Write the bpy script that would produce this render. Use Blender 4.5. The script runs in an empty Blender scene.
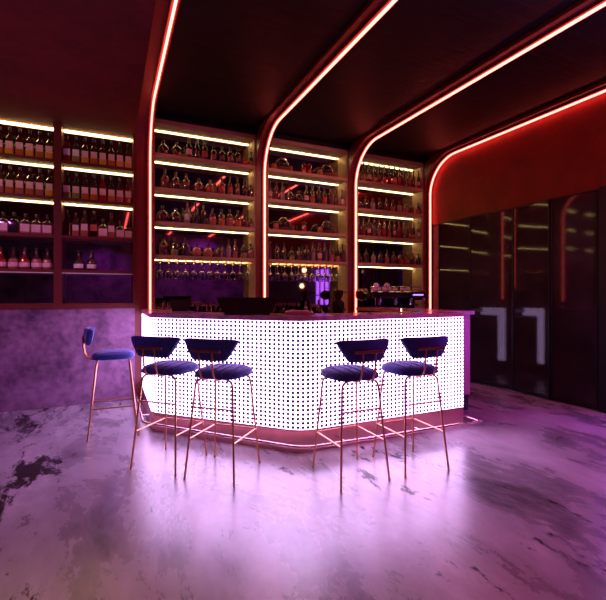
import bpy, bmesh, math, random
from mathutils import Vector, Matrix
random.seed(7)
C = bpy.context.scene.collection
PI = math.pi
SC = bpy.context.scene

# ------------------------------------------------------------------ materials
def newmat(name):
    m = bpy.data.materials.new(name); m.use_nodes = True
    nt = m.node_tree; b = nt.nodes.get('Principled BSDF')
    return m, nt, b
def setp(b, **k):
    for n, v in k.items():
        n = n.replace('_', ' ')
        if n in b.inputs:
            b.inputs[n].default_value = v
def col(c): return (c[0], c[1], c[2], 1.0)
def plain(name, c, rough=.5, metal=0.0, spec=.5, var=.12, scale=14.0, **k):
    """procedural colour: a base colour broken up by a little noise"""
    m, nt, b = newmat(name)
    tc = nt.nodes.new('ShaderNodeTexCoord'); nz = nt.nodes.new('ShaderNodeTexNoise')
    nz.inputs['Scale'].default_value = scale; nz.inputs['Detail'].default_value = 4
    nt.links.new(tc.outputs['Object'], nz.inputs['Vector'])
    rp = nt.nodes.new('ShaderNodeValToRGB')
    rp.color_ramp.elements[0].position = .3; rp.color_ramp.elements[1].position = .7
    rp.color_ramp.elements[0].color = col([x*(1-var) for x in c])
    rp.color_ramp.elements[1].color = col([min(1, x*(1+var)) for x in c])
    nt.links.new(nz.outputs['Fac'], rp.inputs['Fac']); nt.links.new(rp.outputs['Color'], b.inputs['Base Color'])
    setp(b, Roughness=rough, Metallic=metal, Specular_IOR_Level=spec, **k)
    return m
def glow(name, c, s):
    m, nt, b = newmat(name)
    setp(b, Base_Color=col((.8, .8, .8)), Emission_Color=col(c), Emission_Strength=s, Roughness=.5)
    return m
def plaster(name, c0, c1, scale, rough=.75, bump=.25, spec=.3):
    m, nt, b = newmat(name); N = nt.nodes.new; L = nt.links.new
    tc = N('ShaderNodeTexCoord'); n1 = N('ShaderNodeTexNoise'); n2 = N('ShaderNodeTexNoise')
    n1.inputs['Scale'].default_value = scale; n1.inputs['Detail'].default_value = 9; n1.inputs['Roughness'].default_value = .65
    n2.inputs['Scale'].default_value = scale*9; n2.inputs['Detail'].default_value = 6
    L(tc.outputs['Object'], n1.inputs['Vector']); L(tc.outputs['Object'], n2.inputs['Vector'])
    mx = N('ShaderNodeMath'); mx.operation = 'MULTIPLY_ADD'; mx.inputs[1].default_value = .35; L(n2.outputs['Fac'], mx.inputs[0]); L(n1.outputs['Fac'], mx.inputs[2])
    rp = N('ShaderNodeValToRGB'); rp.color_ramp.elements[0].position = .52; rp.color_ramp.elements[1].position = .8
    rp.color_ramp.elements[0].color = col(c0); rp.color_ramp.elements[1].color = col(c1)
    L(mx.outputs[0], rp.inputs['Fac']); L(rp.outputs['Color'], b.inputs['Base Color'])
    bp = N('ShaderNodeBump'); bp.inputs['Strength'].default_value = bump; bp.inputs['Distance'].default_value = .01
    L(n2.outputs['Fac'], bp.inputs['Height']); L(bp.outputs['Normal'], b.inputs['Normal'])
    setp(b, Roughness=rough, Specular_IOR_Level=spec)
    return m

def floor_mat():
    m, nt, b = newmat('polished_concrete'); N = nt.nodes.new; L = nt.links.new
    tc = N('ShaderNodeTexCoord'); mp = N('ShaderNodeMapping')
    mp.inputs['Rotation'].default_value = (0, 0, math.radians(35)); mp.inputs['Scale'].default_value = (1, .42, 1)
    L(tc.outputs['Object'], mp.inputs['Vector'])
    def noise(s, d, r, dist=0):
        n = N('ShaderNodeTexNoise'); n.inputs['Scale'].default_value = s; n.inputs['Detail'].default_value = d
        n.inputs['Roughness'].default_value = r; n.inputs['Distortion'].default_value = dist
        L(mp.outputs['Vector'], n.inputs['Vector']); return n
    a, s, t, big = noise(1.7, 11, .70, .35), noise(3.4, 12, .72, .3), noise(9, 8, .7), noise(.55, 2, .5)
    r1 = N('ShaderNodeValToRGB'); e = r1.color_ramp.elements
    e[0].position, e[1].position = .36, .64; e[0].color = col((.13, .115, .13)); e[1].color = col((.72, .67, .70))
    L(a.outputs['Fac'], r1.inputs['Fac'])
    r3 = N('ShaderNodeValToRGB'); e = r3.color_ramp.elements
    e[0].position, e[1].position = .25, .85; e[0].color = col((.62, .60, .63)); e[1].color = col((1, 1, 1))
    L(t.outputs['Fac'], r3.inputs['Fac'])
    mm = N('ShaderNodeMix'); mm.data_type = 'RGBA'; mm.blend_type = 'MULTIPLY'; mm.inputs[0].default_value = .7
    L(r1.outputs['Color'], mm.inputs[6]); L(r3.outputs['Color'], mm.inputs[7])
    r2 = N('ShaderNodeValToRGB'); e = r2.color_ramp.elements      # worn dark patches with ragged edges
    e[0].position, e[1].position = .878, .91; e[0].color = col((0, 0, 0)); e[1].color = col((1, 1, 1))
    ad = N('ShaderNodeMath'); ad.operation = 'MULTIPLY_ADD'; ad.inputs[1].default_value = .55; L(big.outputs['Fac'], ad.inputs[0]); L(s.outputs['Fac'], ad.inputs[2])
    L(ad.outputs[0], r2.inputs['Fac'])
    md = N('ShaderNodeMix'); md.data_type = 'RGBA'; L(r2.outputs['Color'], md.inputs[0])
    L(mm.outputs[2], md.inputs[6]); md.inputs[7].default_value = col((.025, .018, .016))
    L(md.outputs[2], b.inputs['Base Color'])
    rr = N('ShaderNodeMapRange'); rr.inputs[1].default_value = .2; rr.inputs[2].default_value = .8
    rr.inputs[3].default_value = .20; rr.inputs[4].default_value = .36
    L(a.outputs['Fac'], rr.inputs[0]); L(rr.outputs[0], b.inputs['Roughness'])
    bp = N('ShaderNodeBump'); bp.inputs['Strength'].default_value = .04; bp.inputs['Distance'].default_value = .01
    L(t.outputs['Fac'], bp.inputs['Height']); L(bp.outputs['Normal'], b.inputs['Normal'])
    setp(b, IOR=2.3)
    sl = N('ShaderNodeMapRange'); sl.inputs[3].default_value = .5; sl.inputs[4].default_value = .08      # worn patches lose the polish
    L(r2.outputs['Color'], sl.inputs[0]); L(sl.outputs[0], b.inputs['Specular IOR Level'])
    return m

def ceiling_mat():
    m, nt, b = newmat('black_slats'); N = nt.nodes.new; L = nt.links.new
    tc = N('ShaderNodeTexCoord'); br = N('ShaderNodeTexBrick')
    br.inputs['Scale'].default_value = 1; br.inputs['Brick Width'].default_value = .62; br.inputs['Row Height'].default_value = .085
    br.inputs['Mortar Size'].default_value = .008
    br.inputs['Color1'].default_value = col((.004, .003, .003)); br.inputs['Color2'].default_value = col((.010, .007, .007)); br.inputs['Mortar'].default_value = col((.003, .003, .003))
    L(tc.outputs['Object'], br.inputs['Vector']); L(br.outputs['Color'], b.inputs['Base Color'])
    bp = N('ShaderNodeBump'); bp.inputs['Strength'].default_value = .7; bp.inputs['Distance'].default_value = .01; bp.invert = True
    L(br.outputs['Fac'], bp.inputs['Height']); L(bp.outputs['Normal'], b.inputs['Normal'])
    setp(b, Roughness=.5, Specular_IOR_Level=.25)
    return m

def dots_mat():
    """backlit perforated panel: glowing sheet with a square grid of dark round studs; UVs are in metres"""
    m, nt, b = newmat('backlit_dots'); N = nt.nodes.new; L = nt.links.new
    uv = N('ShaderNodeTexCoord'); sp = N('ShaderNodeSeparateXYZ'); L(uv.outputs['UV'], sp.inputs[0])
    def mth(op, a, v=None, c=None):
        n = N('ShaderNodeMath'); n.operation = op
        for i, x in enumerate((a, v, c)):
            if x is None: continue
            if isinstance(x, (int, float)): n.inputs[i].default_value = x
            else: L(x, n.inputs[i])
        return n.outputs[0]
    sq = []
    for o, pt in (('X', .0420), ('Y', .0360)):
        f = mth('FRACT', mth('DIVIDE', sp.outputs[o], pt)); d = mth('MULTIPLY', mth('SUBTRACT', f, .5), pt); sq.append(mth('MULTIPLY', d, d))
    r = mth('SQRT', mth('ADD', sq[0], sq[1]))
    lit = mth('GREATER_THAN', r, .0144)
    mc = N('ShaderNodeMix'); mc.data_type = 'RGBA'; L(lit, mc.inputs[0])
    mc.inputs[6].default_value = col((.09, .03, .14)); mc.inputs[7].default_value = col((.8, .8, .8)); L(mc.outputs[2], b.inputs['Base Color'])
    setp(b, Emission_Color=col((.80, .50, 1.0)), Roughness=.4)
    L(mth('MULTIPLY', lit, 9.0), b.inputs['Emission Strength'])
    return m

def bottle_mat(name, upper, lower, split, rough=.11):
    """dark glass above the liquid, coloured liquid below"""
    m, nt, b = newmat(name); N = nt.nodes.new; L = nt.links.new
    tc = N('ShaderNodeTexCoord'); sp = N('ShaderNodeSeparateXYZ'); L(tc.outputs['Object'], sp.inputs[0])
    rp = N('ShaderNodeMapRange'); rp.inputs[1].default_value = split-.004; rp.inputs[2].default_value = split+.004
    L(sp.outputs['Z'], rp.inputs[0])
    mc = N('ShaderNodeMix'); mc.data_type = 'RGBA'; L(rp.outputs[0], mc.inputs[0])
    mc.inputs[6].default_value = col(lower); mc.inputs[7].default_value = col(upper); L(mc.outputs[2], b.inputs['Base Color'])
    setp(b, Roughness=rough, Specular_IOR_Level=.9, Transmission_Weight=.25, IOR=1.6, Coat_Weight=1.0, Coat_Roughness=.09)
    return m
def velvet(name, c):
    m = plain(name, c, rough=.75, spec=.25, var=.15, scale=30)
    b = m.node_tree.nodes['Principled BSDF']
    setp(b, Sheen_Weight=1.0, Sheen_Roughness=.4, Sheen_Tint=col((.5, .45, .9)))
    return m
def glass_mat():
    m, nt, b = newmat('clear_glass')
    setp(b, Base_Color=col((.96, .96, .98)), Roughness=.02, Transmission_Weight=1.0, IOR=1.45)
    return m

M = dict(
    floor=floor_mat(), ceiling=ceiling_mat(), dots=dots_mat(),
    red_plaster=plaster('red_plaster', (.10, .007, .007), (.17, .012, .011), 1.6),
    red_panel=plaster('red_panel', (.16, .012, .009), (.23, .017, .013), 2.2, rough=.6),
    concrete=plaster('mauve_concrete', (.07, .026, .08), (.30, .15, .29), 1.7, rough=.5),
    dark_wall=plaster('dark_wall', (.05, .03, .05), (.09, .06, .09), 1.2),
    rib=plain('red_profile', (.13, .012, .010), rough=.4),
    cab=plain('oxblood_wood', (.11, .009, .008), rough=.45, scale=6),
    taupe=plain('taupe_board', (.46, .33, .21), rough=.5, scale=5),
    led_red=glow('red_neon', (1.0, .095, .070), 12.0),
    led_warm=glow('warm_led', (1.0, .66, .24), 18.0),
    led_off=plain('unlit_diffuser', (.75, .62, .60), rough=.4),
    mirror=plain('smoked_mirror', (.30, .25, .28), rough=.035, metal=1.0, var=.03),
    smoke=plain('smoked_glass', (.034, .022, .023), rough=.06, spec=.27, var=.4, scale=2),
    black=plain('black_metal', (.010, .008, .010), rough=.4, spec=.3),
    black_plastic=plain('black_plastic', (.008, .007, .009), rough=.5, spec=.2),
    pink_metal=plain('rose_metal', (.80, .36, .36), rough=.28, metal=.85, scale=3),
    pink_panel=plain('rose_panel', (.62, .26, .36), rough=.4, metal=.3, scale=3),
    counter=plain('rose_stone', (.66, .32, .40), rough=.18, var=.35, scale=9),
    core=plain('dark_core', (.05, .035, .05), rough=.7),
    brass=plain('brushed_brass', (.78, .36, .20), rough=.3, metal=1.0, var=.05),
    rail=plain('polished_rose_tube', (.95, .62, .60), rough=.16, metal=1.0, var=.03),
    velvet=velvet('navy_velvet', (.035, .05, .27)),
    piping=velvet('navy_piping', (.012, .018, .11)),
    cap=plain('bottle_cap', (.03, .015, .015), rough=.35),
    cap_gold=plain('gold_cap', (.6, .4, .15), rough=.3, metal=.8),
    label_pink=plain('cream_label', (.78, .50, .50), rough=.6),
    label_white=plain('white_label', (.85, .74, .76), rough=.6),
    label_red=plain('red_label', (.55, .08, .07), rough=.6),
    glass=glass_mat(),
    wicker=plain('brown_wicker', (.22, .09, .04), rough=.7, var=.5, scale=60),
    copper=plain('copper_glaze', (.45, .18, .09), rough=.35, scale=20),
    dark_glaze=plain('black_glaze', (.02, .012, .012), rough=.12, spec=.8),
    steel=plain('dark_steel', (.14, .12, .15), rough=.22, metal=.9),
    chrome=plain('chrome', (.75, .72, .76), rough=.12, metal=1.0),
    cup=plain('white_china', (.8, .77, .75), rough=.3),
    violet=glow('violet_window', (.34, .07, .9), 4.5),
    edge_glint=glow('violet_glint', (.35, .15, 1.0), 2.5),  # highlight colour that glows by itself, not a lamp
    bulb=glow('warm_bulb', (1.0, .55, .22), 16.0),
    screen=plain('dark_screen', (.01, .01, .012), rough=.1),
)
BM = dict(
    gold=bottle_mat('gold_bottle', (.045, .03, .02), (.95, .52, .06), .085),
    amber=bottle_mat('amber_bottle', (.05, .02, .015), (.62, .19, .03), .09),
    rose=bottle_mat('rose_bottle', (.10, .03, .03), (.55, .16, .13), .11),
    dark=bottle_mat('dark_bottle', (.018, .008, .008), (.035, .012, .012), .1),
    red=bottle_mat('red_bottle', (.25, .012, .012), (.45, .02, .02), .1),
    brown=bottle_mat('brown_bottle', (.05, .018, .012), (.17, .045, .025), .12),
    clear=bottle_mat('pale_bottle', (.16, .13, .12), (.40, .34, .30), .13),
    green=bottle_mat('green_bottle', (.03, .04, .02), (.35, .38, .08), .08),
)

# ------------------------------------------------------------------ mesh helpers
def box(bm, x0, x1, y0, y1, z0, z1, bev=0.0):
    r = bmesh.ops.create_cube(bm, size=1.0)
    vs = r['verts']
    for v in vs:
        v.co = Vector(((x0+x1)/2+v.co.x*(x1-x0), (y0+y1)/2+v.co.y*(y1-y0), (z0+z1)/2+v.co.z*(z1-z0)))
    if bev:
        es = list({e for v in vs for e in v.link_edges})
        bmesh.ops.bevel(bm, geom=es, offset=bev, segments=2, profile=.6, affect='EDGES')
def tube(bm, pts, r, n=10, cap=True):
    pts = [Vector(p) for p in pts]; rings = []
    up = None
    for i, p in enumerate(pts):
        d = (pts[min(i+1, len(pts)-1)]-pts[max(i-1, 0)]).normalized()
        if up is None:
            up = Vector((0, 0, 1)) if abs(d.z) < .9 else Vector((1, 0, 0))
        s = d.cross(up).normalized(); up = s.cross(d).normalized()
        k = 1.0
        rr = r[i] if isinstance(r, (list, tuple)) else r
        rings.append([bm.verts.new(p+(s*math.cos(2*PI*j/n)+up*math.sin(2*PI*j/n))*rr) for j in range(n)])
    for a, b in zip(rings, rings[1:]):
        for j in range(n):
            bm.faces.new((a[j], a[(j+1) % n], b[(j+1) % n], b[j]))
    if cap:
        bm.faces.new(rings[0][::-1]); bm.faces.new(rings[-1])
def lathe(bm, prof, n=16, sq=0.0, cx=0, cy=0):
    """profile (radius, z) turned about z; sq > 0 squares the section"""
    rings = []
    for r, z in prof:
        ring = []
        for j in range(n):
            a = 2*PI*(j+.5)/n; c, s = math.cos(a), math.sin(a)
            if sq:
                k = 1/((abs(c)**8+abs(s)**8)**(1/8)); k = 1+(k-1)*sq
            else: k = 1
            ring.append(bm.verts.new((cx+r*c*k, cy+r*s*k, z)))
        rings.append(ring)
    for a, b in zip(rings, rings[1:]):
        for j in range(n):
            bm.faces.new((a[j], a[(j+1) % n], b[(j+1) % n], b[j]))
    bm.faces.new(rings[0][::-1]); bm.faces.new(rings[-1])
def prism(bm, poly, z0, z1):
    lo = [bm.verts.new((x, y, z0)) for x, y in poly]; hi = [bm.verts.new((x, y, z1)) for x, y in poly]
    n = len(poly)
    for i in range(n):
        bm.faces.new((lo[i], lo[(i+1) % n], hi[(i+1) % n], hi[i]))
    f = [bm.faces.new(lo[::-1]), bm.faces.new(hi)]
    bmesh.ops.triangulate(bm, faces=f)
def sphere(bm, c, r, sz=1.0, u=20, v=12):
    q = bmesh.ops.create_uvsphere(bm, u_segments=u, v_segments=v, radius=r)
    for w in q['verts']: w.co = Vector((w.co.x, w.co.y, w.co.z*sz))+Vector(c)
def meshdata(name, bm, mat, smooth=False):
    bmesh.ops.recalc_face_normals(bm, faces=bm.faces)
    me = bpy.data.meshes.new(name); bm.to_mesh(me); bm.free()
    if smooth:
        for p in me.polygons: p.use_smooth = True
        if smooth != 'all': me.set_sharp_from_angle(angle=math.radians(smooth if smooth is not True else 40))
    me.materials.append(mat)
    return me
def link(name, me, parent=None, loc=None):
    o = bpy.data.objects.new(name, me); C.objects.link(o)
    if parent: o.parent = parent
    if loc: o.location = loc
    return o
def obj(name, bm, mat, parent=None, smooth=False):
    return link(name, meshdata(name, bm, mat, smooth), parent)
def bx(name, dims, mat, parent=None, bev=0.0):
    bm = bmesh.new(); box(bm, *dims, bev=bev); return obj(name, bm, mat, parent)
def tag(o, label, cat, group=None):
    o['label'] = label; o['category'] = cat
    if group: o['group'] = group
    return o
def thing(name, label, cat, loc=(0, 0, 0), rz=0, group=None):
    o = bpy.data.objects.new(name, None); C.objects.link(o); o.location = loc; o.rotation_euler = (0, 0, rz)
    o.empty_display_size = .05
    return tag(o, label, cat, group)
def struct(o): o['kind'] = 'structure'; return o
def copy_tree(o, parent=None):
    c = o.copy(); C.objects.link(c)
    if parent: c.parent = parent
    for ch in list(o.children): copy_tree(ch, c)
    return c
ORD = ['first', 'second', 'third', 'fourth', 'fifth', 'sixth', 'seventh', 'eighth', 'ninth', 'tenth', 'eleventh', 'twelfth', 'thirteenth', 'fourteenth', 'fifteenth', 'sixteenth']

# ------------------------------------------------------------------ the place: key sizes
YF = 5.60          # front plane of shelving and ribs
YM = 5.88          # mirror
ZC = 3.62          # black ceiling
ZL = 3.30          # low red ceiling
XR = 5.02          # right wall
RIBS = [(.283, .497, .460), (1.862, 2.030, 1.980), (3.360, 3.530, 3.483), (4.86, 5.015, 4.968)]   # x0, x1, LED x
BAYS = [(.497, 1.862), (2.030, 3.360), (3.530, 4.86)]
ZLED = [3.490, 3.070, 2.632, 2.200, 1.768]

# ------------------------------------------------------------------ shell
struct(bx('floor', (-3.6, 7.0, -4.6, 6.0, -.1, 0), M['floor']))
struct(bx('ceiling', (.283, 7.0, -4.6, 6.0, ZC, ZC+.1), M['ceiling']))
struct(bx('ceiling_low', (-3.6, .283, -4.6, 5.9, ZL, ZC+.1), M['red_plaster']))
struct(bx('wall_back', (-3.6, 7.0, 5.91, 6.0, 0, ZC), M['dark_wall']))
struct(bx('wall_back_lower', (-3.6, .283, YF, 5.91, 0, 1.135), M['concrete']))
struct(bx('wall_back_upper', (-3.6, -1.445, YF, 5.91, 1.135, ZL), M['red_plaster']))
struct(bx('wall_left', (-3.7, -3.6, -4.6, 6.0, 0, ZC), M['dark_wall']))
struct(bx('wall_front', (-3.6, 7.0, -4.7, -4.6, 0, ZC), M['concrete']))
struct(bx('wall_outer', (7.0, 7.1, -4.6, 6.0, 0, ZC), M['dark_wall']))
bm = bmesh.new()                       # red upper wall, its far top corner rounded under the arch
R = .60
poly = [(-4.6, 2.50), (5.56, 2.50), (5.585, 2.525), (5.585, ZC-.03-R)]
for i in range(1, 13):
    t = i/12*PI/2; poly.append((5.585-R+R*math.cos(t), ZC-.03-R+R*math.sin(t)))
poly += [(-4.6, ZC-.03)]
a = [bm.verts.new((XR, y, z)) for y, z in poly]; b = [bm.verts.new((XR+.16, y, z)) for y, z in poly]
for i in range(len(poly)):
    bm.faces.new((a[i], a[(i+1) % len(poly)], b[(i+1) % len(poly)], b[i]))
bm.faces.new(a); bm.faces.new(b[::-1])
struct(obj('wall_right_upper', bm, M['red_panel']))
struct(bx('wall_right', (XR+.03, XR+.16, -4.6, 1.62, 0, 2.5), M['dark_wall']))
struct(bx('wall_right_return', (XR+.03, XR+.16, 5.36, 5.9, 0, 2.5), M['dark_wall']))

# smoked glass doors along the right wall, each leaf standing at its own slight angle
def glass_leaf(n, y0, y1, ang, x=4.96, frame=.018):
    e = bpy.data.objects.new('door_%d' % n, None); C.objects.link(e); e['kind'] = 'structure'
    w = (y1-y0)-.012; e.location = (x, (y0+y1)/2, 0); e.rotation_euler = (0, 0, math.radians(ang))
    bm = bmesh.new(); box(bm, -.006, .006, -w/2+frame, w/2-frame, .055, 2.47); obj('glass', bm, M['smoke'], e)
    for nm, d in (('stile', (-.016, .016, -w/2, -w/2+frame, .01, 2.485)), ('stile', (-.016, .016, w/2-frame, w/2, .01, 2.485)),
                  ('bottom_rail', (-.016, .016, -w/2+frame, w/2-frame, .01, .055)), ('top_rail', (-.016, .016, -w/2+frame, w/2-frame, 2.47, 2.485))):
        bx(nm, d, M['black'], e)
    return e
glass_leaf(1, 4.66, 5.34, 2.5)
glass_leaf(2, 3.97, 4.66, 7.0)
glass_leaf(3, 3.40, 3.97, -4.5)
glass_leaf(4, 2.86, 3.40, 3.0)
struct(bx('trim_1', (4.93, 5.03, 2.74, 2.84, 0, 2.5), M['black']))

# violet lit window further along the same wall (seen in the mirrors)
w = bpy.data.objects.new('window_1', None); C.objects.link(w); w['kind'] = 'structure'; w.location = (5.06, 2.17, 0)
for i in range(4):
    bx('pane', (.0, .01, -.51+i*.26, -.51+i*.26+.235, .25, 1.98), M['violet'], w)
for i in range(5):
    bx('mullion', (-.03, .03, -.535+i*.26, -.51+i*.26, .2, 2.02), M['black'], w)
bx('head', (-.03, .03, -.51, .53, 1.98, 2.04), M['black'], w); bx('transom', (-.03, -.005, -.51, .53, 1.28, 1.31), M['black'], w)
bx('sill', (-.03, .03, -.51, .53, 0, .25), M['dark_wall'], w)
struct(bx('wall_right_head', (XR+.03, XR+.16, 1.62, 2.74, 2.04, 2.5), M['dark_wall']))

# ------------------------------------------------------------------ ribs with neon
def path(yf, zc, r, y_end, z0):
    p = [(yf, z0)]
    for i in range(17):
        t = i/16*PI/2; p.append((yf-r+r*math.cos(t), zc-r+r*math.sin(t)))
    p.append((y_end, zc)); return p
RIBLAB = ['red neon rib beside the left wall cabinet, running up and across the ceiling',
          'red neon rib between the left and middle bottle bays',
          'red neon rib between the middle and right bottle bays',
          'red neon rib outlining the red wall above the smoked glass doors']
for i, (x0, x1, xl) in enumerate(RIBS):
    t = thing('neon_rib', RIBLAB[i], 'light', ((x0+x1)/2, YF, 0), group='neon ribs across the ceiling')
    cx = (x0+x1)/2
    p = path(YF, 3.585, R, -4.55, 0.0)
    outer = []
    for j, (y, z) in enumerate(p):
        if j == 0: outer.append((5.905, 0))
        elif j <= 8: outer.append((5.905, z))
        elif j == len(p)-1: outer.append((y, ZC))
        else: outer.append((y, ZC))
    outer[9] = (5.905, ZC) if False else outer[9]
    bm = bmesh.new(); cols = []
    for x in (x0, x1):
        cols.append(([bm.verts.new((x-cx, y-YF, z)) for y, z in p], [bm.verts.new((x-cx, y-YF, z)) for y, z in outer]))
    (ia, oa), (ib, ob) = cols; n = len(p)
    for j in range(n-1):
        bm.faces.new((ia[j], ia[j+1], ib[j+1], ib[j])); bm.faces.new((oa[j], oa[j+1], ob[j+1], ob[j]))
        bm.faces.new((ia[j], oa[j], oa[j+1], ia[j+1])); bm.faces.new((ib[j], ob[j], ob[j+1], ib[j+1]))
    bm.faces.new((ia[0], ib[0], ob[0], oa[0])); bm.faces.new((ia[-1], ib[-1], ob[-1], oa[-1]))
    obj('profile', bm, M['rib'], t)
    bm = bmesh.new()
    q = path(YF-.030, 3.585-.030, R-.030, -4.5, .96)
    va = []
    for (y, z), k in zip(q, range(len(q))):
        d = Vector((q[min(k+1, len(q)-1)][0]-q[max(k-1, 0)][0], q[min(k+1, len(q)-1)][1]-q[max(k-1, 0)][1])).normalized()
        nn = Vector((d.y, -d.x))
        va.append([bm.verts.new((xl-cx+sx*.010, y-YF+nn.x*sn*.009, z+nn.y*sn*.009)) for sx, sn in ((-1, -1), (1, -1), (1, 1), (-1, 1))])
    for u, v in zip(va, va[1:]):
        for k in range(4): bm.faces.new((u[k], u[(k+1) % 4], v[(k+1) % 4], v[k]))
    bm.faces.new(va[0]); bm.faces.new(va[-1])
    obj('neon_tube', bm, M['led_red'], t)
    for s in (-1, 1):                      # slim lips of the channel either side of the tube
        bm = bmesh.new(); va = []
        xc = xl-cx+s*.030
        if not (x0-cx+.004 < xc-.004 and xc+.004 < x1-cx-.002): xc = xl-cx+s*.026
        pp = path(YF, 3.585, R, -4.55, .96); qq = path(YF-.022, 3.585-.022, R-.022, -4.55, .96)
        for (y, z), (y2, z2) in zip(pp, qq):
            va.append([bm.verts.new((xc-.004, y-YF, z)), bm.verts.new((xc+.004, y-YF, z)), bm.verts.new((xc+.004, y2-YF, z2)), bm.verts.new((xc-.004, y2-YF, z2))])
        for u, v in zip(va, va[1:]):
            for k in range(4): bm.faces.new((u[k], u[(k+1) % 4], v[(k+1) % 4], v[k]))
        bm.faces.new(va[0]); bm.faces.new(va[-1])
        obj('channel_lip', bm, M['rib'], t)

# ------------------------------------------------------------------ back counter and shelving bays
t = thing('back_counter', 'low dark counter behind the bar carrying the coffee machine', 'counter', (2.7, 5.4, 0))
bx('carcass', (-2.2, 2.15, -.22, .18, 0, .90), M['core'], t)
bx('worktop', (-2.2, 2.15, -.25, .19, .90, .94), M['counter'], t, bev=.004)
BAYNAME = ['left bottle bay', 'middle bottle bay', 'right bottle bay']
BAYLAB = ['tall warm lit bottle shelving bay nearest the left wall cabinet', 'tall warm lit shelving bay with round baskets and bottles',
          'tall warm lit bottle shelving bay above the coffee machine']
for k, (x0, x1) in enumerate(BAYS):
    t = thing('shelving_bay', BAYLAB[k], 'shelves', ((x0+x1)/2, YF, .94), group='bottle shelving bays'); h = (x1-x0)/2-.002
    Z = lambda z: z-.94
    bx('back_mirror', (-h, h, YM-YF, YM-YF+.02, 0, Z(3.55)), M['mirror'], t)
    for s in (-1, 1):
        a = sorted((s*h, s*(h-.02))); bx('side_panel', (a[0], a[1], .012, YM-YF, 0, Z(3.55)), M['taupe'], t)
    for j, z in enumerate(ZLED):
        bx('top_board' if j == 0 else 'shelf', (-h+.02, h-.02, .012, YM-YF, Z(z), Z(z)+(.06 if j == 0 else .045)), M['taupe'], t)
        bx('led_strip', (-h+.03, h-.03, YM-YF-.024, YM-YF-.014, Z(z)-.007, Z(z)), M['led_warm'], t)
    bx('fascia', (-h, h, .0, YM-YF+.02, Z(3.555), Z(3.615)), M['black'], t)

# ------------------------------------------------------------------ left wall cabinet, two bays
CB = [(-1.365, -.59), (-.51, .264)]
t = thing('wall_cabinet', 'oxblood wall cabinet of lit open shelves above the mauve concrete wall', 'cabinet', (-.55, YF, 1.135))
Z = lambda z: z-1.135
X = lambda x: x+.55
bx('back_mirror', (X(-1.40), X(.275), .22, .24, 0, Z(3.298)), M['mirror'], t)
for a, b in ((-1.445, -1.365), (-.59, -.51), (.264, .281)):
    bx('post', (X(a), X(b), -.012, .22, 0, Z(3.298)), M['cab'], t)
bx('bottom_board', (X(-1.365), X(-.59), -.012, .22, 0, Z(1.20)), M['cab'], t); bx('bottom_board', (X(-.51), X(.264), -.012, .22, 0, Z(1.20)), M['cab'], t)
CZ = [3.295, 2.84, 2.405, 1.962, 1.562]
for k, (a, b) in enumerate(CB):
    for j, z in enumerate(CZ):
        if j: bx('shelf', (X(a), X(b), -.004, .22, Z(z), Z(z)+.036), M['cab'], t)
        if j in (0, 1, 2): bx('led_strip', (X(a)+.005, X(b)-.005, .190, .206, Z(z)-(.015 if j == 0 else .009), Z(z)), M['led_warm'], t)
        if j == 4: bx('led_strip', (X(a)+.005, X(b)-.005, .0, .018, Z(z)-.010, Z(z)), M['led_off'], t)

# ------------------------------------------------------------------ bottles
SHAPES = {   # body profile (radius, z), square factor, cap (r, z0, z1), label (half width, z0, z1) or None
    'square':  ([(.036, 0), (.041, .006), (.042, .165), (.039, .180), (.016, .225), (.013, .232), (.013, .285)], 1.0, (.0155, .280, .318), (.034, .075, .152)),
    'squat':   ([(.050, 0), (.056, .006), (.057, .120), (.050, .136), (.022, .158), (.014, .166), (.014, .200)], 1.0, (.018, .196, .236), (.044, .022, .108)),
    'liqueur': ([(.044, 0), (.050, .008), (.052, .075), (.046, .110), (.022, .150), (.014, .168), (.013, .215)], 0, (.0155, .212, .240), None),
    'tall':    ([(.034, 0), (.038, .006), (.038, .150), (.034, .172), (.016, .202), (.013, .212), (.013, .262)], 0, (.0150, .258, .290), (.026, .05, .12)),
    'slim':    ([(.027, 0), (.031, .006), (.031, .160), (.027, .185), (.014, .215), (.0115, .228), (.0115, .285)], 0, (.0135, .280, .310), (.022, .06, .12)),
    'medium':  ([(.044, 0), (.049, .008), (.049, .120), (.043, .142), (.020, .166), (.014, .175), (.014, .205)], 0, (.017, .202, .235), None),
    'decanter': ([(.055, 0), (.068, .012), (.074, .050), (.070, .090), (.050, .122), (.022, .142), (.016, .150), (.016, .172)], 0, (.020, .170, .196), None),
    'ball':    ([(.030, 0), (.056, .020), (.066, .055), (.058, .092), (.034, .115), (.016, .126), (.014, .150)], 0, (.020, .148, .172), None),
}
_cache = {}
def bottle_meshes(shape, glass, capm, labm):
    key = (shape, glass, capm, labm)
    if key in _cache: return _cache[key]
    prof, sq, cp, lb = SHAPES[shape]
    bm = bmesh.new(); lathe(bm, prof, 24 if sq else 18, sq); body = meshdata('glass_body', bm, BM[glass], 35)
    bm = bmesh.new(); r, z0, z1 = cp; lathe(bm, [(r, z0), (r, z1-.003), (r-.003, z1)], 14); cap = meshdata('cap', bm, M[capm], 40)
    lab = None
    if lb and labm:
        hw, z0, z1 = lb; bm = bmesh.new()
        if sq:
            y = prof[2][0]+.0012; box(bm, -hw, hw, -y-.001, -y+.001, z0, z1)
        else:
            r = prof[2][0]+.0012; n = 10; v = []
            for i in range(n+1):
                a = -PI/2+(i/n-.5)*2*1.25; v.append([bm.verts.new((rr*math.cos(a), rr*math.sin(a), z)) for rr, z in ((r, z0), (r, z1), (r-.001, z1), (r-.001, z0))])
            for p, q in zip(v, v[1:]):
                for k in range(4): bm.faces.new((p[k], p[(k+1) % 4], q[(k+1) % 4], q[k]))
        lab = meshdata('label', bm, M[labm], 30)
    _cache[key] = (body, cap, lab); return _cache[key]
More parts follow.
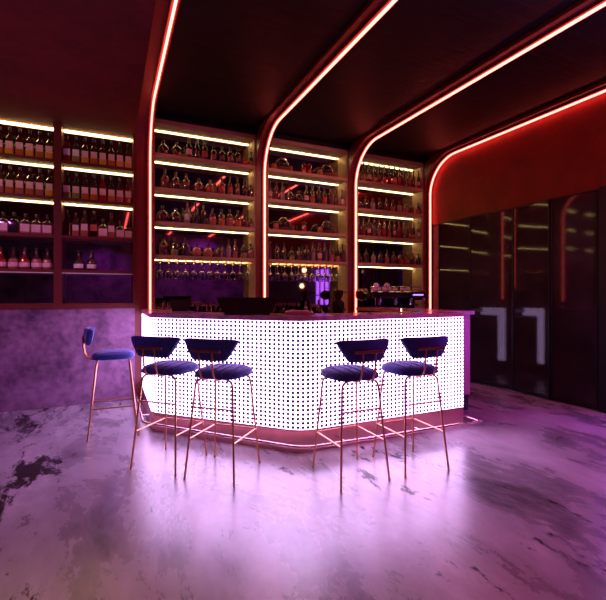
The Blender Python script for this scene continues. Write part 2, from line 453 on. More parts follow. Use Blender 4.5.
KNAME = {'square': 'bottle', 'squat': 'squat_bottle', 'liqueur': 'liqueur_bottle', 'tall': 'bottle', 'slim': 'slim_bottle', 'medium': 'stout_bottle', 'decanter': 'decanter', 'ball': 'round_bottle'}
KWORD = {'square': 'square shouldered bottle', 'squat': 'squat square bottle', 'liqueur': 'bell shaped bottle', 'tall': 'tall round bottle', 'slim': 'slim tall bottle', 'medium': 'stout round bottle', 'decanter': 'wide round decanter', 'ball': 'ball shaped bottle'}
CWORD = {'gold': 'golden', 'amber': 'amber', 'rose': 'rosy', 'dark': 'near black', 'red': 'red', 'brown': 'brown', 'clear': 'pale', 'green': 'greenish'}
def bottle(shape, glass, loc, where, group, s=1.0, capm='cap', labm=None, rz=0.0):
    body, cap, lab = bottle_meshes(shape, glass, capm, labm)
    L = '%s %s, %s' % (CWORD[glass], KWORD[shape], where)
    t = thing(KNAME[shape], L, 'bottle', loc, rz, group); t.scale = (s, s, s)
    link('glass_body', body, t); link('cap', cap, t)
    if lab: link('label', lab, t)
    return t
def row(bay, z, y, items, shelfword, group):
    """items: (fraction along the bay, shape, glass, scale, label material)"""
    x0, x1 = bay
    for i, it in enumerate(items):
        f, sh, g, s, lm = it
        bottle(sh, g, (x0+f*(x1-x0), y+random.uniform(-.006, .006), z), '%s along %s' % (ORD[i], shelfword), group, s, 'cap', lm, random.uniform(-.012, .012))
def even(n, a, b): return [a+(b-a)*i/(n-1) for i in range(n)]

yb = YF+.085
# left wall cabinet
gl = ['gold', 'gold', 'amber', 'gold', 'amber', 'gold', 'amber', 'gold']
row(CB[0], CZ[1]+.036, yb, [(f, 'square', gl[i % 8], 1, 'label_pink') for i, f in enumerate(even(8, .065, .935))], "top shelf of cabinet's outer bay", 'bottles on the cabinet top shelves')
row(CB[0], CZ[2]+.036, yb, [(f, 'square', ['amber', 'gold', 'rose', 'amber', 'rose', 'amber', 'rose', 'gold'][i], 1, 'label_pink') for i, f in enumerate(even(8, .065, .935))], "second shelf of cabinet's outer bay", 'bottles on the cabinet second shelves')
row(CB[1], CZ[1]+.036, yb, [(f, 'square', ['red', 'green', 'gold', 'amber', 'gold', 'amber', 'gold', 'gold'][i], 1, ['label_white', 'label_white'][i] if i < 2 else 'label_pink') for i, f in enumerate(even(8, .06, .93))], "top shelf of cabinet's inner bay", 'bottles on the cabinet top shelves')
row(CB[1], CZ[2]+.036, yb, [(f, 'square', ['green', 'green', 'amber', 'amber', 'red', 'amber', 'rose', 'red'][i], 1, 'label_pink') for i, f in enumerate(even(8, .06, .93))], "second shelf of cabinet's inner bay", 'bottles on the cabinet second shelves')
row(CB[0], CZ[3]+.036, yb, [(f, 'squat', ['rose', 'rose', 'rose', 'dark', 'rose', 'rose', 'rose'][i], 1, None if i == 3 else 'label_pink') for i, f in enumerate((.08, .22, .36, .49, .63, .77, .91))], "third shelf of cabinet's outer bay", 'bottles on the cabinet third shelves')
row(CB[1], CZ[3]+.036, yb, [(f, sh, g, s, l) for f, sh, g, s, l in ((.06, 'square', 'dark', .95, None), (.18, 'square', 'rose', .9, 'label_pink'), (.30, 'square', 'rose', 1, 'label_pink'),
    (.43, 'square', 'dark', 1, 'label_red'), (.56, 'squat', 'rose', 1, 'label_pink'), (.68, 'square', 'rose', 1, 'label_pink'), (.81, 'squat', 'rose', .95, 'label_pink'), (.93, 'squat', 'rose', .9, 'label_pink'))], "third shelf of cabinet's inner bay", 'bottles on the cabinet third shelves')
SHAPES['liqueur'] = (SHAPES['liqueur'][0], 0, SHAPES['liqueur'][2], (.034, .022, .070))
row(CB[0], CZ[4]+.036, yb, [(f, 'liqueur', ['rose', 'red', 'rose', 'red', 'rose', 'rose'][i], 1.02, 'label_pink') for i, f in enumerate((.18, .33, .48, .62, .77, .91))], "bottom row of cabinet's outer bay", 'bottles on the cabinet bottom shelves')
row(CB[1], CZ[4]+.036, yb, [(f, 'liqueur', 'dark', 1.02, 'label_white') for f in (.22, .40)], "bottom row of cabinet's inner bay", 'bottles on the cabinet bottom shelves')

# left bottle bay
g = 'bottles in the left bottle bay'; B = BAYS[0]; zt = lambda j: ZLED[j]+.045
row(B, zt(1), yb, [(.10, 'decanter', 'dark', 1, None), (.22, 'decanter', 'dark', 1, None), (.335, 'tall', 'brown', .98, 'label_pink'), (.415, 'tall', 'dark', .98, None), (.49, 'tall', 'brown', 1, 'label_red'),
    (.575, 'medium', 'brown', .95, None), (.66, 'medium', 'dark', .95, None), (.745, 'medium', 'brown', .98, None), (.825, 'medium', 'dark', 1, None), (.90, 'ball', 'red', .85, None), (.965, 'tall', 'amber', .72, None)], 'top shelf of the left bottle bay', g)
row(B, zt(2), yb, [(.11, 'medium', 'brown', 1.05, None), (.21, 'medium', 'dark', 1, None), (.31, 'medium', 'brown', 1, None), (.43, 'decanter', 'brown', .95, None), (.54, 'decanter', 'red', .95, None),
    (.66, 'medium', 'red', 1, None), (.745, 'tall', 'amber', .9, 'label_red'), (.82, 'tall', 'brown', .9, None), (.90, 'medium', 'dark', .95, None), (.965, 'medium', 'brown', .8, None)], 'second shelf of the left bottle bay', g)
row(B, zt(3), yb, [(.09, 'decanter', 'dark', 1.05, None), (.21, 'decanter', 'dark', 1, None), (.32, 'tall', 'clear', 1, 'label_white'), (.40, 'tall', 'dark', 1.02, None), (.475, 'tall', 'dark', .98, None),
    (.565, 'medium', 'rose', 1, None), (.655, 'medium', 'amber', 1, None), (.74, 'medium', 'rose', 1.02, None), (.825, 'medium', 'amber', 1, None), (.905, 'ball', 'brown', .9, None), (.968, 'squat', 'rose', .6, None)], 'third shelf of the left bottle bay', g)
row(B, zt(4), yb, [(.10, 'medium', 'brown', 1.1, None), (.20, 'medium', 'green', 1, None), (.30, 'medium', 'dark', 1, None), (.41, 'ball', 'rose', 1, None), (.52, 'ball', 'rose', 1, None),
    (.635, 'decanter', 'brown', .85, None), (.73, 'tall', 'clear', .9, None), (.80, 'tall', 'rose', .88, None), (.885, 'medium', 'green', .95, None), (.96, 'medium', 'rose', .9, None)], 'bottom shelf of the left bottle bay', g)
# middle bay
g = 'bottles in the middle bottle bay'; B = BAYS[1]
row(B, zt(2), yb, [(.05, 'tall', 'clear', .95, 'label_pink'), (.125, 'tall', 'brown', .98, None), (.20, 'tall', 'clear', .95, None), (.29, 'decanter', 'dark', .95, None), (.395, 'decanter', 'dark', .9, None),
    (.49, 'tall', 'brown', .92, 'label_pink'), (.565, 'tall', 'amber', 1, None), (.645, 'tall', 'dark', 1.05, None), (.725, 'tall', 'amber', .95, 'label_red'), (.80, 'tall', 'brown', 1.05, None), (.875, 'tall', 'brown', .95, None), (.955, 'tall', 'clear', .9, 'label_pink')], 'second shelf of the middle bay', g)
row(B, zt(4), yb, [(.05, 'tall', 'brown', .9, None), (.13, 'medium', 'dark', 1.02, None), (.22, 'tall', 'brown', .85, None), (.31, 'medium', 'green', .85, None), (.40, 'medium', 'brown', .85, None),
    (.495, 'medium', 'dark', 1, None), (.575, 'tall', 'clear', 1, None), (.655, 'tall', 'rose', 1, 'label_pink'), (.735, 'tall', 'brown', 1.03, None), (.81, 'tall', 'rose', 1.02, None), (.89, 'tall', 'amber', 1, None), (.96, 'tall', 'brown', .98, None)], 'bottom shelf of the middle bay', g)
# right bay
g = 'bottles in the right bottle bay'; B = BAYS[2]
for j, w_, gg in ((1, 'top', ['clear', 'rose', 'brown', 'amber', 'brown', 'rose', 'brown', 'amber', 'red', 'brown', 'red', 'brown', 'red']), (3, 'third', ['brown', 'red', 'brown', 'brown', 'rose', 'red', 'amber', 'brown', 'red', 'brown', 'red', 'amber', 'clear'])):
    row(B, zt(j), yb, [(f, 'slim', gg[i], 1.0, 'label_pink' if i % 5 == 2 else None) for i, f in enumerate(even(13, .05, .96))], '%s shelf of the right bay' % w_, g)
row(B, zt(2), yb, [(.06, 'ball', 'dark', .9, None), (.16, 'medium', 'dark', .95, None), (.26, 'medium', 'clear', .85, None), (.36, 'medium', 'dark', .85, None), (.46, 'tall', 'brown', .85, None), (.56, 'medium', 'amber', .88, None),
    (.66, 'medium', 'clear', .85, None), (.76, 'medium', 'rose', .85, None), (.86, 'medium', 'brown', .85, None), (.95, 'medium', 'amber', .85, None)], 'second shelf of the right bay', g)
row(B, zt(4), yb, [(.06, 'tall', 'brown', .8, None), (.16, 'medium', 'dark', 1, None), (.27, 'medium', 'clear', .85, None), (.37, 'medium', 'dark', .9, None), (.47, 'tall', 'rose', .85, None), (.57, 'medium', 'brown', .9, None),
    (.67, 'medium', 'red', .9, None), (.77, 'medium', 'red', .85, None), (.87, 'medium', 'dark', .9, None), (.955, 'medium', 'dark', .85, None)], 'bottom shelf of the right bay', g)

# ------------------------------------------------------------------ round baskets and canisters in the middle bay
def basket(f, z, lab):
    t = thing('serving_basket', lab, 'basket', (B1[0]+f*(B1[1]-B1[0]), YF+.13, z), group='round serving baskets')
    bm = bmesh.new(); lathe(bm, [(.08, 0), (.115, .025), (.125, .045), (.118, .045), (.108, .025), (.07, .010)], 28); obj('bowl', bm, M['wicker'], t, 40)
    bm = bmesh.new(); tube(bm, [(.105*math.cos(a), -.035, .045+.150*math.sin(a)) for a in [PI*i/20 for i in range(21)]], .007, 8); obj('handle', bm, M['chrome'], t, 60)
    bm = bmesh.new(); sphere(bm, (0, -.02, .097), .087, 1.0); obj('dark_jar', bm, M['dark_glaze'], t, 60)
    for nm, x, y, r, m in (('pot', -.135, -.06, .042, 'copper'), ('pot', .125, -.05, .036, 'wicker')):
        bm = bmesh.new(); lathe(bm, [(r*.6, 0), (r, .02), (r, .06), (r*.7, .085), (r*.5, .088)], 16, cx=x, cy=y); obj(nm, bm, M[m], t, 40)
B1 = BAYS[1]
basket(.20, zt(1), 'round basket with arched handle, beside the canisters on top shelf')
basket(.76, zt(1), 'round basket with arched handle, top shelf end near the right bay')
basket(.22, zt(3), 'round basket with arched handle, lower of the two beside the neon rib')
basket(.76, zt(3), 'round basket with arched handle, third shelf end near the right bay')
for i, (f, z, lab) in enumerate(((.47, zt(1), 'dark red canister with lid, nearer the left basket'), (.535, zt(1), 'dark red canister with lid, nearer the right basket'), (.47, zt(3), 'dark red canister standing between the two lower baskets'))):
    t = thing('canister', lab, 'canister', (B1[0]+f*(B1[1]-B1[0]), YF+.11, z), group='canisters between baskets')
    bm = bmesh.new(); lathe(bm, [(.036, 0), (.038, .004), (.038, .13), (.034, .135)], 18); obj('body', bm, BM['red'], t, 40)
    bm = bmesh.new(); lathe(bm, [(.040, .132), (.040, .15), (.012, .158), (.010, .172)], 18); obj('lid', bm, M['cab'], t, 40)

# ------------------------------------------------------------------ hanging stemware
bm = bmesh.new()
lathe(bm, [(.034, 0), (.034, -.003), (.006, -.010), (.004, -.016), (.004, -.085), (.012, -.095), (.034, -.118), (.038, -.140), (.036, -.165), (.031, -.192), (.0295, -.192), (.0345, -.165), (.0365, -.140), (.032, -.119), (.010, -.100)], 20)
gm = meshdata('wine_glass', bm, M['glass'], 50)
for k, n, a, b in ((0, 12, .07, .93), (1, 11, .06, .90)):
    x0, x1 = BAYS[k]
    t = thing('glass_rack', 'wire rack under the bottom shelf of the %s bay' % ('left bottle' if k == 0 else 'middle'), 'rack', ((x0+x1)/2, YF+.14, ZLED[4]))
    for i, f in enumerate(even(n, a, b)):
        for s in (-1, 1):
            xx = x0+f*(x1-x0)-(x0+x1)/2
            bx('rail', (xx+s*.011-.002, xx+s*.011+.002, -.11, .10, -.030, 0.0), M['brass'], t)
        o = link('wine_glass', gm, None, (x0+f*(x1-x0), YF+.09, ZLED[4]-.0265)); o.scale = (1.2, 1.2, 1.2)
        tag(o, 'clear stemmed glass hanging upside down, %s along the %s rack' % (ORD[i], 'left bay' if k == 0 else 'middle bay'), 'glass', 'hanging wine glasses')

# ------------------------------------------------------------------ the bar
def fillet(pts, rads):
    out = [Vector(pts[0])]
    for i in range(1, len(pts)-1):
        p, a, b = Vector(pts[i]), Vector(pts[i-1]), Vector(pts[i+1]); u, v = (a-p).normalized(), (b-p).normalized()
        th = u.angle(v); r = rads[i-1]; d = r/math.tan(th/2); c = p+(u+v).normalized()*(r/math.sin(th/2))
        s, e = p+u*d, p+v*d; a0 = math.atan2(s.y-c.y, s.x-c.x); a1 = math.atan2(e.y-c.y, e.x-c.x)
        da = (a1-a0+PI) % (2*PI)-PI
        out += [Vector((c.x+r*math.cos(a0+da*k/14), c.y+r*math.sin(a0+da*k/14))) for k in range(15)]
    out.append(Vector(pts[-1])); return out
FRONT = fillet([(.362, 5.57), (.362, 4.235), (1.425, 3.12), (3.21, 3.12)], [.18, .32])
def offset(path, d):
    out = []
    for i, p in enumerate(path):
        t_ = (path[min(i+1, len(path)-1)]-path[max(i-1, 0)]).normalized(); out.append(p+Vector((t_.y, -t_.x))*d)
    return out
def band(name, path, z0, z1, mat, parent, thick=.02):
    bm = bmesh.new(); uvl = bm.loops.layers.uv.new('UVMap'); inner = offset(path, -thick); s = 0; prev = None
    for i, (p, q) in enumerate(zip(path, inner)):
        if i: s += (p-path[i-1]).length
        cur = ([bm.verts.new((p.x, p.y, z0)), bm.verts.new((p.x, p.y, z1)), bm.verts.new((q.x, q.y, z1)), bm.verts.new((q.x, q.y, z0))], s)
        if prev:
            for k in range(4):
                f = bm.faces.new((prev[0][k], cur[0][k], cur[0][(k+1) % 4], prev[0][(k+1) % 4]))
                if k == 0:
                    for lp in f.loops:
                        lp[uvl].uv = ((prev[1] if lp.vert in prev[0] else cur[1]), lp.vert.co.z-z0)
                else:
                    for lp in f.loops: lp[uvl].uv = (.021, .018)
        else:
            for lp in bm.faces.new(cur[0]).loops: lp[uvl].uv = (.021, .018)
        prev = cur
    for lp in bm.faces.new(prev[0]).loops: lp[uvl].uv = (.021, .018)
    return obj(name, bm, mat, parent, 30)
bar = thing('bar_counter', 'angular bar counter with glowing white dotted front and rose top', 'bar counter', (0, 0, 0))
PZ, TZ = .184, 1.083
def strip_poly(d0, d1):
    return [tuple(p) for p in offset(FRONT, d0)]+[tuple(p) for p in reversed(offset(FRONT, d1))]
def strip_prism(name, d0, d1, z0, z1, mat):
    bm = bmesh.new(); A, Bk = offset(FRONT, d0), offset(FRONT, d1); prev = None
    for p, q in zip(A, Bk):
        cur = [bm.verts.new((p.x, p.y, z0)), bm.verts.new((p.x, p.y, z1)), bm.verts.new((q.x, q.y, z1)), bm.verts.new((q.x, q.y, z0))]
        if prev:
            for k in range(4): bm.faces.new((prev[k], cur[k], cur[(k+1) % 4], prev[(k+1) % 4]))
        else: bm.faces.new(cur)
        prev = cur
    bm.faces.new(prev); return obj(name, bm, mat, bar, 30)
strip_prism('core', -.022, -.17, 0, TZ, M['core'])
strip_prism('plinth', -.001, -.021, 0, PZ, M['pink_metal'])
band('glowing_panel', FRONT, PZ, TZ, M['dots'], bar)
strip_prism('countertop', .012, -.46, TZ, TZ+.040, M['counter'])
# end return with its opening, facing the glass doors
wx, wy = 3.70, 3.49
bx('end_panel', (3.05, wx-.012, wy, wy+.02, PZ, TZ), M['pink_panel'], bar)
py, pw, pe = wy+1.20, .13, 5.13          # post of the opening, its width, far end of the beam
bx('return_body', (wx-.30, wx-.016, wy+.021, py, 0, TZ), M['core'], bar)
bx('return_post', (wx-.30, wx-.016, py, py+pw, 0, TZ), M['core'], bar)
bx('return_beam', (wx-.30, wx-.016, py+pw, pe, TZ-.13, TZ), M['core'], bar)
band('glowing_panel', [Vector((wx, py)), Vector((wx, py+pw))], PZ, TZ, M['dots'], bar, .014)
band('glowing_panel', [Vector((wx, py+pw+.002)), Vector((wx, pe))], TZ-.13, TZ, M['dots'], bar, .014)
bx('return_top', (3.215, wx+.004, 3.44, pe+.01, TZ, TZ+.040), M['counter'], bar)
# foot rail with brackets
RAIL = fillet([(.285, 5.5), (.285, 4.195), (1.375, 2.965), (3.21, 2.90)], [.16, .30])
bm = bmesh.new(); tube(bm, [(p.x, p.y, .10) for p in RAIL], .0135, 12); rail = obj('foot_rail', bm, M['rail'], bar, 60)
for (ax, ay, bx_, by_) in ((.285, 5.05, .362, 5.05), (.285, 4.45, .362, 4.45), (.62, 3.815, .67, 3.90), (1.02, 3.365, 1.06, 3.45), (1.75, 2.952, 1.75, 3.12), (2.5, 2.925, 2.5, 3.12), (3.19, 2.90, 3.19, 3.12)):
    bm = bmesh.new(); tube(bm, [(ax, ay, .10), (bx_, by_, .10)], .009, 8); obj('bracket', bm, M['rail'], rail, 60)

# ------------------------------------------------------------------ stools
def patch(bm, fx, nx, ny):
    """closed cushion: fx(u, v) -> (front point, back point), u and v in -1..1"""
    fr, bk = [], []
    for i in range(nx+1):
        a, b = [], []
        for j in range(ny+1):
            p, q = fx(-1+2*i/nx, -1+2*j/ny); a.append(bm.verts.new(p)); b.append(bm.verts.new(q))
        fr.append(a); bk.append(b)
    for i in range(nx):
        for j in range(ny):
            bm.faces.new((fr[i][j], fr[i+1][j], fr[i+1][j+1], fr[i][j+1])); bm.faces.new((bk[i][j], bk[i][j+1], bk[i+1][j+1], bk[i+1][j]))
    bmesh.ops.remove_doubles(bm, verts=bm.verts, dist=.0004)
    bmesh.ops.dissolve_degenerate(bm, edges=bm.edges, dist=.0002)
def seat_fn(u, v):
    su = math.sin(u*PI/2); w, d = .194, .186
    x = w*su*(1-.06*(v < 0)*abs(v)); lim = (1-abs(su)**3.2)**(1/3.2); y = d*lim*math.sin(v*PI/2)
    e = max(0, 1-(abs(su)**3.2+abs(y/d)**3.2)); t = e**.38
    ch = abs(((x+.195)/.065) % 1-.5)*2            # 1 on the stitched lines between the channels
    groove = .014*max(0, (ch-.72)/.28)**1.5
    return (x, y,   .722+.056*t-groove*t+.004*y/d), (x, y, .722-.024*t)
def back_fn(u, v):
    su = math.sin(u*PI/2); w = .212; x = w*su; ax = abs(x)
    zt = .998-.012*(ax/w)**8
    k = max(0, (ax-.125)/(w-.125)); zb = .845+.135*k**1.2
    if ax > w*.985: zb = min(zt, zb)
    z = (zb+zt)/2+(zt-zb)/2*math.sin(v*PI/2)
    e = max(0, (1-abs(su)**14)*(1-abs(math.sin(v*PI/2))**5)); t = .024*e**.45
    y = -.222+.05*(ax/w)**2-.05*(z-.9)
    return (x, y+t, z), (x, y-t, z)
def make_stool():
    r = thing('bar_stool', '', 'stool')
    bm = bmesh.new(); patch(bm, seat_fn, 96, 20); obj('seat', bm, M['velvet'], r, 'all')
    bm = bmesh.new(); patch(bm, back_fn, 40, 16); obj('backrest', bm, M['velvet'], r, 'all')
    def leg_at(sx, sy, z):
        f = 1-z/.66; return (sx*(.148+.047*f), sy*(.142+.068*f), z)
    for sx in (-1, 1):
        for sy in (-1, 1):
            bm = bmesh.new()
            pts = [leg_at(sx, sy, z) for z in (.004, .2, .4, .6, .65)]
            tx, ty, _ = leg_at(sx, sy, .65)
            pts += [(tx-sx*.006, ty-sy*.003, .675), (tx-sx*.022, ty-sy*.008, .692), (tx-sx*.05, ty-sy*.015, .702), (tx-sx*.09, ty-sy*.02, .704)]
            tube(bm, pts, .0078, 10); lg = obj('leg', bm, M['brass'], r, 60)
            bm = bmesh.new(); p = leg_at(sx, sy, 0); lathe(bm, [(.0085, 0), (.0095, .012), (.0085, .016)], 10, cx=p[0], cy=p[1]); obj('foot_cap', bm, M['brass'], lg, 40)
    bm = bmesh.new(); tube(bm, [leg_at(-1, -1, .50), leg_at(1, -1, .50)], .0065, 8); obj('back_bar', bm, M['brass'], r, 60)
    for sx in (-1, 1):
        bm = bmesh.new(); tube(bm, [leg_at(sx, -1, .275), leg_at(sx, 1, .275)], .0065, 8); obj('side_bar', bm, M['brass'], r, 60)
    bm = bmesh.new(); tube(bm, [leg_at(-1, 1, .275), leg_at(1, 1, .275)], .0065, 8); obj('footrest', bm, M['brass'], r, 60)
    for sx in (-1, 1):
        bm = bmesh.new(); tube(bm, [(sx*.05, -.10, .699), (sx*.05, -.175, .704), (sx*.05, -.222, .725), (sx*.05, -.241, .77), (sx*.05, -.250, .84), (sx*.05, -.2545, .915)], .0065, 8)
        obj('back_rod', bm, M['brass'], r, 60)
    bm = bmesh.new(); box(bm, -.115, .115, -.2605, -.2475, .906, .926, bev=.003); obj('back_plate', bm, M['brass'], r)
    return r
proto = make_stool()
STOOLS = [((.03, 4.35), -90, 'navy velvet bar stool seen in profile before the mauve concrete wall'),
          ((.428, 3.394), -43, 'navy velvet bar stool with its seat overlapping the one beside it, nearer the mauve wall'),
          ((.765, 3.055), -43, 'navy velvet bar stool at the angled bar front, nearer the bar corner'),
          ((1.584, 2.616), 0, 'purple lit bar stool at the straight bar front, nearer the bar corner'),
          ((2.107, 2.592), -2, 'purple lit bar stool at the straight bar front, nearest the glass doors')]
for i, ((x, y), a, lab) in enumerate(STOOLS):
    s = proto if i == 0 else copy_tree(proto)
    s.location = (x, y, 0); s.rotation_euler = (0, 0, math.radians(a)); tag(s, lab, 'stool', 'bar stools around the bar')

# ------------------------------------------------------------------ things on the counters
CT = TZ+.040
def pos_terminal(loc, rz, lab, w, h, d):
    t = thing('till_screen', lab, 'till', loc, rz)
    bm = bmesh.new(); q = [(-w*.40, -.05, .03), (w*.40, -.05, .03), (w/2, .06, h), (-w/2, .06, h)]
    fr = [bm.verts.new(p) for p in q]; bk = [bm.verts.new((p[0], p[1]+d, p[2])) for p in q]
    bm.faces.new(fr); bm.faces.new(bk[::-1])
    for i in range(4): bm.faces.new((fr[i], fr[(i+1) % 4], bk[(i+1) % 4], bk[i]))
    bmesh.ops.bevel(bm, geom=list(bm.edges), offset=.006, segments=2, affect='EDGES')
    obj('casing', bm, M['black_plastic'], t)
    bx('base', (-w*.36, w*.36, -.05, .11, 0, .032), M['black'], t, bev=.005)
    bm = bmesh.new(); s = [(-w*.36, -.05+d, .045), (w*.36, -.05+d, .045), (w*.45, .052+d, h-.015), (-w*.45, .052+d, h-.015)]
    v0 = [bm.verts.new((p[0], p[1]+.001, p[2])) for p in s]; v1 = [bm.verts.new((p[0], p[1]+.004, p[2])) for p in s]
    bm.faces.new(v0); bm.faces.new(v1[::-1])
    for i in range(4): bm.faces.new((v0[i], v0[(i+1) % 4], v1[(i+1) % 4], v1[i]))
    obj('screen', bm, M['screen'], t)
pos_terminal((1.125, 3.63, CT), math.radians(-18), 'large black till seen from behind on the bar corner', .56, .155, .05)
pos_terminal((.70, 4.72, CT), math.radians(-10), 'small black tilted screen on the bar near the neon rib', .24, .13, .03)
# low napkin tray beside the till
t = thing('napkin_tray', 'low rosy napkin tray beside the large till', 'tray', (1.53, 3.42, CT), math.radians(-20))
bx('tray', (-.11, .11, -.05, .05, 0, .028), M['pink_panel'], t, bev=.004); bx('napkins', (-.095, .095, -.04, .04, .028, .04), M['cup'], t, bev=.003)
# bottles and jars on the back counter
g = 'bottles and jars on the back counter'
for i, (x, y, sh, gg, s) in enumerate(((.60, 5.35, 'tall', 'rose', 1.0), (.66, 5.40, 'tall', 'clear', .95), (.72, 5.36, 'tall', 'brown', .9))):
    bottle(sh, gg, (x, y, .94), '%s of three behind the bar by the neon rib' % ORD[i], g, s)
for i in range(7):
    x = 1.02+i*.115
    t = thing('tumbler', 'small glass tumbler, %s in the row beyond the small tilted screen' % ORD[i], 'glass', (x, 5.30, .94), group='tumblers on the back counter')
    bm = bmesh.new(); lathe(bm, [(.026, 0), (.034, .15), (.031, .15), (.024, .012)], 16); obj('cup_wall', bm, M['glass'], t, 40); t.scale = (1.15, 1.15, 1.6)
    bm = bmesh.new(); lathe(bm, [(.0225, .013), (.0265, .06)], 16); obj('drink', bm, BM['red'], t, 40)
for i, (x, y, sh, gg, s) in enumerate(((2.50, 5.32, 'tall', 'dark', .95), (2.60, 5.36, 'medium', 'clear', .9), (2.69, 5.30, 'tall', 'dark', 1.0), (2.78, 5.36, 'medium', 'amber', .8), (2.86, 5.30, 'tall', 'dark', .85))):
    bottle(sh, gg, (x, y, .94), '%s in the line between the till and the coffee grinder' % ORD[i], g, s)
# coffee grinder
t = thing('coffee_grinder', 'black coffee grinder with round hopper standing before the neon rib', 'grinder', (3.02, 5.30, .94))
bx('base', (-.08, .08, -.10, .10, 0, .03), M['black'], t, bev=.006)
bm = bmesh.new(); lathe(bm, [(.055, .03), (.055, .09), (.075, .10), (.085, .16), (.085, .25), (.06, .28), (.035, .30)], 20); obj('body', bm, M['black_plastic'], t, 40)
bm = bmesh.new(); lathe(bm, [(.03, .295), (.065, .36), (.07, .42), (.06, .43)], 20); obj('hopper', bm, M['dark_glaze'], t, 40)
bm = bmesh.new(); tube(bm, [(.0, -.07, .16), (0, -.13, .15), (0, -.18, .15)], .010, 8); obj('handle', bm, M['black'], t, 50)
bx('spout', (-.02, .02, -.11, -.07, .13, .17), M['steel'], t, bev=.004)
bm = bmesh.new(); tube(bm, [(.06, 0, .40), (.20, 0, .405)], .008, 8); obj('lever', bm, M['black'], t, 50)
# coffee machine
t = thing('coffee_machine', 'long black espresso machine on the back counter with white cups on top', 'coffee machine', (3.95, 5.31, .94)); t.scale = (1.04, 1, 1.12)
W = .50
for sx in (-1, 1):
    for sy in (-1, 1):
        bm = bmesh.new(); lathe(bm, [(.018, 0), (.022, .05)], 12, cx=sx*.42, cy=sy*.15); obj('foot', bm, M['steel'], t, 40)
bx('drip_tray', (-W+.02, W-.02, -.21, .18, .05, .115), M['steel'], t, bev=.01)
bx('rear_body', (-W+.03, W-.03, .02, .20, .115, .28), M['black_plastic'], t, bev=.012)
bm = bmesh.new(); sec = [(-.20, .275), (-.235, .315), (-.22, .36), (-.12, .385), (.20, .385), (.20, .275)]
A = [bm.verts.new((-W, y, z)) for y, z in sec]; Bv = [bm.verts.new((W, y, z)) for y, z in sec]
bm.faces.new(A); bm.faces.new(Bv[::-1])
for i in range(6): bm.faces.new((A[i], A[(i+1) % 6], Bv[(i+1) % 6], Bv[i]))
bmesh.ops.bevel(bm, geom=list(bm.edges), offset=.012, segments=2, affect='EDGES'); obj('head', bm, M['dark_glaze'], t, 40)
for sx in (-1, 1):
    bm = bmesh.new(); sphere(bm, (sx*(W+.005), -.02, .32), .075, 1.0); o = obj('end_cap', bm, M['dark_glaze'], t, 60); o.scale = (.55, 2.6, 1); o.location.x = sx*(W+.005)*.45; o.location.y = .03
bx('glint', (.24, .42, -.238, -.222, .315, .332), M['edge_glint'], t)  # violet highlight on the glossy edge, put in as a glowing strip
for x in (-.28, 0, .28):
    bm = bmesh.new(); lathe(bm, [(.034, .19), (.036, .22), (.036, .275)], 18, cx=x, cy=-.12); gh = obj('group_head', bm, M['chrome'], t, 40)
    bm = bmesh.new(); tube(bm, [(x, -.14, .205), (x, -.20, .20), (x, -.28, .19)], [.010, .011, .014], 10); obj('portafilter', bm, M['black'], gh, 50)
for sx in (-1, 1):
    bm = bmesh.new(); tube(bm, [(sx*.43, -.2, .29), (sx*.435, -.245, .26), (sx*.43, -.24, .15)], .006, 8); obj('steam_wand', bm, M['chrome'], t, 50)
bm = bmesh.new(); tube(bm, [(-W+.05, -.15, .385), (-W+.05, -.15, .43), (W-.05, -.15, .43), (W-.05, -.15, .385)], .006, 8); obj('gallery_rail', bm, M['chrome'], t, 50)
cups = [(-.33, -.05, 0), (-.245, -.03, 0), (-.29, -.04, .055), (-.15, -.05, 0), (-.06, -.04, 0), (-.105, -.05, .055), (.05, -.04, 0), (.18, -.05, 0), (.29, -.03, 0)]
CL = ['at the grinder end of the row', 'second along the bottom row', 'stacked on the two at the grinder end', 'third along the bottom row', 'fourth along the bottom row', 'stacked over the third and fourth', 'fifth along the bottom row', 'sixth along the bottom row', 'at the violet display end']
for (x, y, z), l in zip(cups, CL):
    c = thing('coffee_cup', 'white cup upside down on the coffee machine, '+l, 'cup', (3.95+x*1.04, 5.31+y, .94+.386*1.12+z), group='cups on the coffee machine')
    bm = bmesh.new(); lathe(bm, [(.040, 0), (.039, .012), (.030, .045), (.020, .053), (.020, .056)], 18); obj('body', bm, M['cup'], c, 40)
    bm = bmesh.new(); tube(bm, [(.034, 0, .036), (.055, 0, .034), (.058, 0, .018), (.038, 0, .012)], .004, 8); obj('ear', bm, M['cup'], c, 60)
# little candle on the bar top
t = thing('tea_light', 'tiny glowing tea light before the coffee machine', 'candle', (2.62, 3.35, CT))
bm = bmesh.new(); lathe(bm, [(.019, 0), (.02, .014), (.018, .016)], 14); obj('cup', bm, M['brass'], t, 40)
bm = bmesh.new(); lathe(bm, [(.002, .016), (.005, .024), (.003, .036), (.0008, .046)], 10); obj('flame', bm, M['bulb'], t, 50)

# pendant cluster opposite, mirrored behind the middle bay
t = thing('pendant_lamp', 'warm pendant with two glowing globes, mirrored behind the hanging glasses', 'lamp', (4.42, 2.2, 1.45))
bm = bmesh.new(); tube(bm, [(0, 0, .55), (0, 0, ZC-1.45)], .005, 6); obj('cord', bm, M['black'], t, 50)
bm = bmesh.new(); tube(bm, [(0, 0, .0), (0, 0, .55)], .008, 8); obj('stem', bm, M['brass'], t, 50)
for z, y in ((.08, -.07), (.47, .07)):
    bm = bmesh.new(); sphere(bm, (0, y, z), .055); obj('globe', bm, M['bulb'], t, 60)

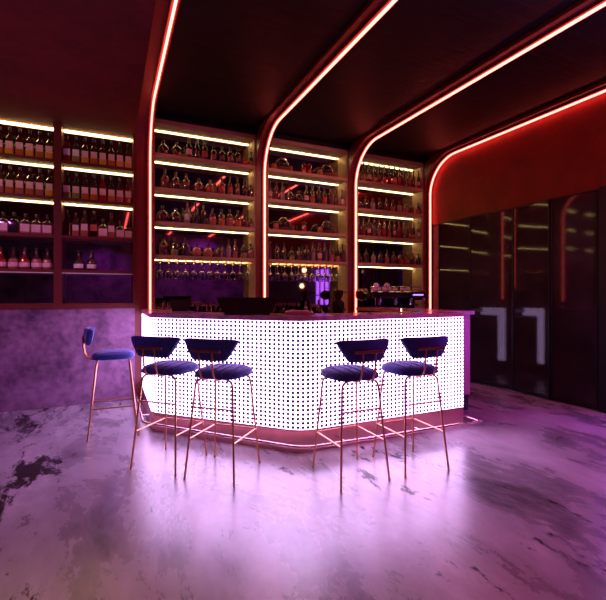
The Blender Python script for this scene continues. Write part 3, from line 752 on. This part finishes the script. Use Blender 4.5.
# ------------------------------------------------------------------ added fill lamps without fixtures
def area(name, loc, rot, size, color, power, sy=None):
    l = bpy.data.lights.new(name, 'AREA'); l.color = color; l.energy = power; l.size = size
    if sy: l.shape = 'RECTANGLE'; l.size_y = sy
    o = bpy.data.objects.new(name, l); C.objects.link(o); o.location = loc; o.rotation_euler = rot; return o
def spot(name, loc, target, color, power, deg, blend=.8, r=.03):
    l = bpy.data.lights.new(name, 'SPOT'); l.color = color; l.energy = power; l.spot_size = math.radians(deg); l.spot_blend = blend; l.shadow_soft_size = r
    o = bpy.data.objects.new(name, l); C.objects.link(o); o.location = loc
    o.rotation_euler = (Vector(target)-Vector(loc)).to_track_quat('-Z', 'Y').to_euler(); return o
spot('violet_fill', (-1.6, 3.6, ZL-.03), (-1.2, 4.6, 0), (.62, .10, 1.0), 80, 110)  # added violet fill for the floor and wall at the left
spot('magenta_fill', (4.2, 1.2, ZC-.03), (3.9, 2.4, 0), (.90, .05, .68), 130, 110)  # added magenta fill tinting the floor by the glass doors
spot('cabinet_fill', (-3.1, 3.3, ZL-.03), (-.5, 5.7, 2.2), (1.0, .46, .36), 170, 60, .8, .08)  # added rosy fill that brightens the cabinet bottles and their labels
spot('shelf_fill', (3.09, 2.8, ZC-.03), (2.7, 5.7, 2.2), (1.0, .34, .24), 90, 62, .8, .05)  # added reddish fill for the bottle fronts, its mirror image behind a rib
spot('floor_fill', (-1.3, -2.4, ZL-.03), (-.7, 1.5, 0), (1.0, .40, .50), 90, 60)  # added rose fill behind the camera for the near floor
spot('wall_wash_fill', (3.2, -3.4, ZC-.03), (3.2, -4.6, 1.3), (.62, .06, .9), 200, 120)  # added violet wash on the front wall, so the bay mirrors turn purple
spot('wall_wash_fill', (-.2, -3.4, ZL-.03), (-.2, -4.6, 1.0), (.62, .06, .9), 100, 100)  # second added wash, for the cabinet mirror

wd = bpy.data.worlds.new('World'); SC.world = wd; wd.use_nodes = True
wd.node_tree.nodes['Background'].inputs[0].default_value = (.02, .006, .02, 1); wd.node_tree.nodes['Background'].inputs[1].default_value = .3

# ------------------------------------------------------------------ camera
cam = bpy.data.cameras.new('camera'); co = bpy.data.objects.new('camera', cam); C.objects.link(co)
co.location = (0, 0, 1.30); co.rotation_euler = (PI/2, 0, math.radians(-24.8))
cam.sensor_width = 36; cam.sensor_fit = 'HORIZONTAL'; cam.lens = 36*418/606; cam.shift_y = -5/606; cam.clip_start = .02
SC.camera = co
SC.view_settings.view_transform = 'Standard'; SC.view_settings.look = 'None'; SC.view_settings.gamma = 1; SC.view_settings.exposure = 0
SC.view_settings.use_curve_mapping = False
SC.cycles.sample_clamp_indirect = 6.0; SC.cycles.max_bounces = 8
SC.cycles.use_denoising = True
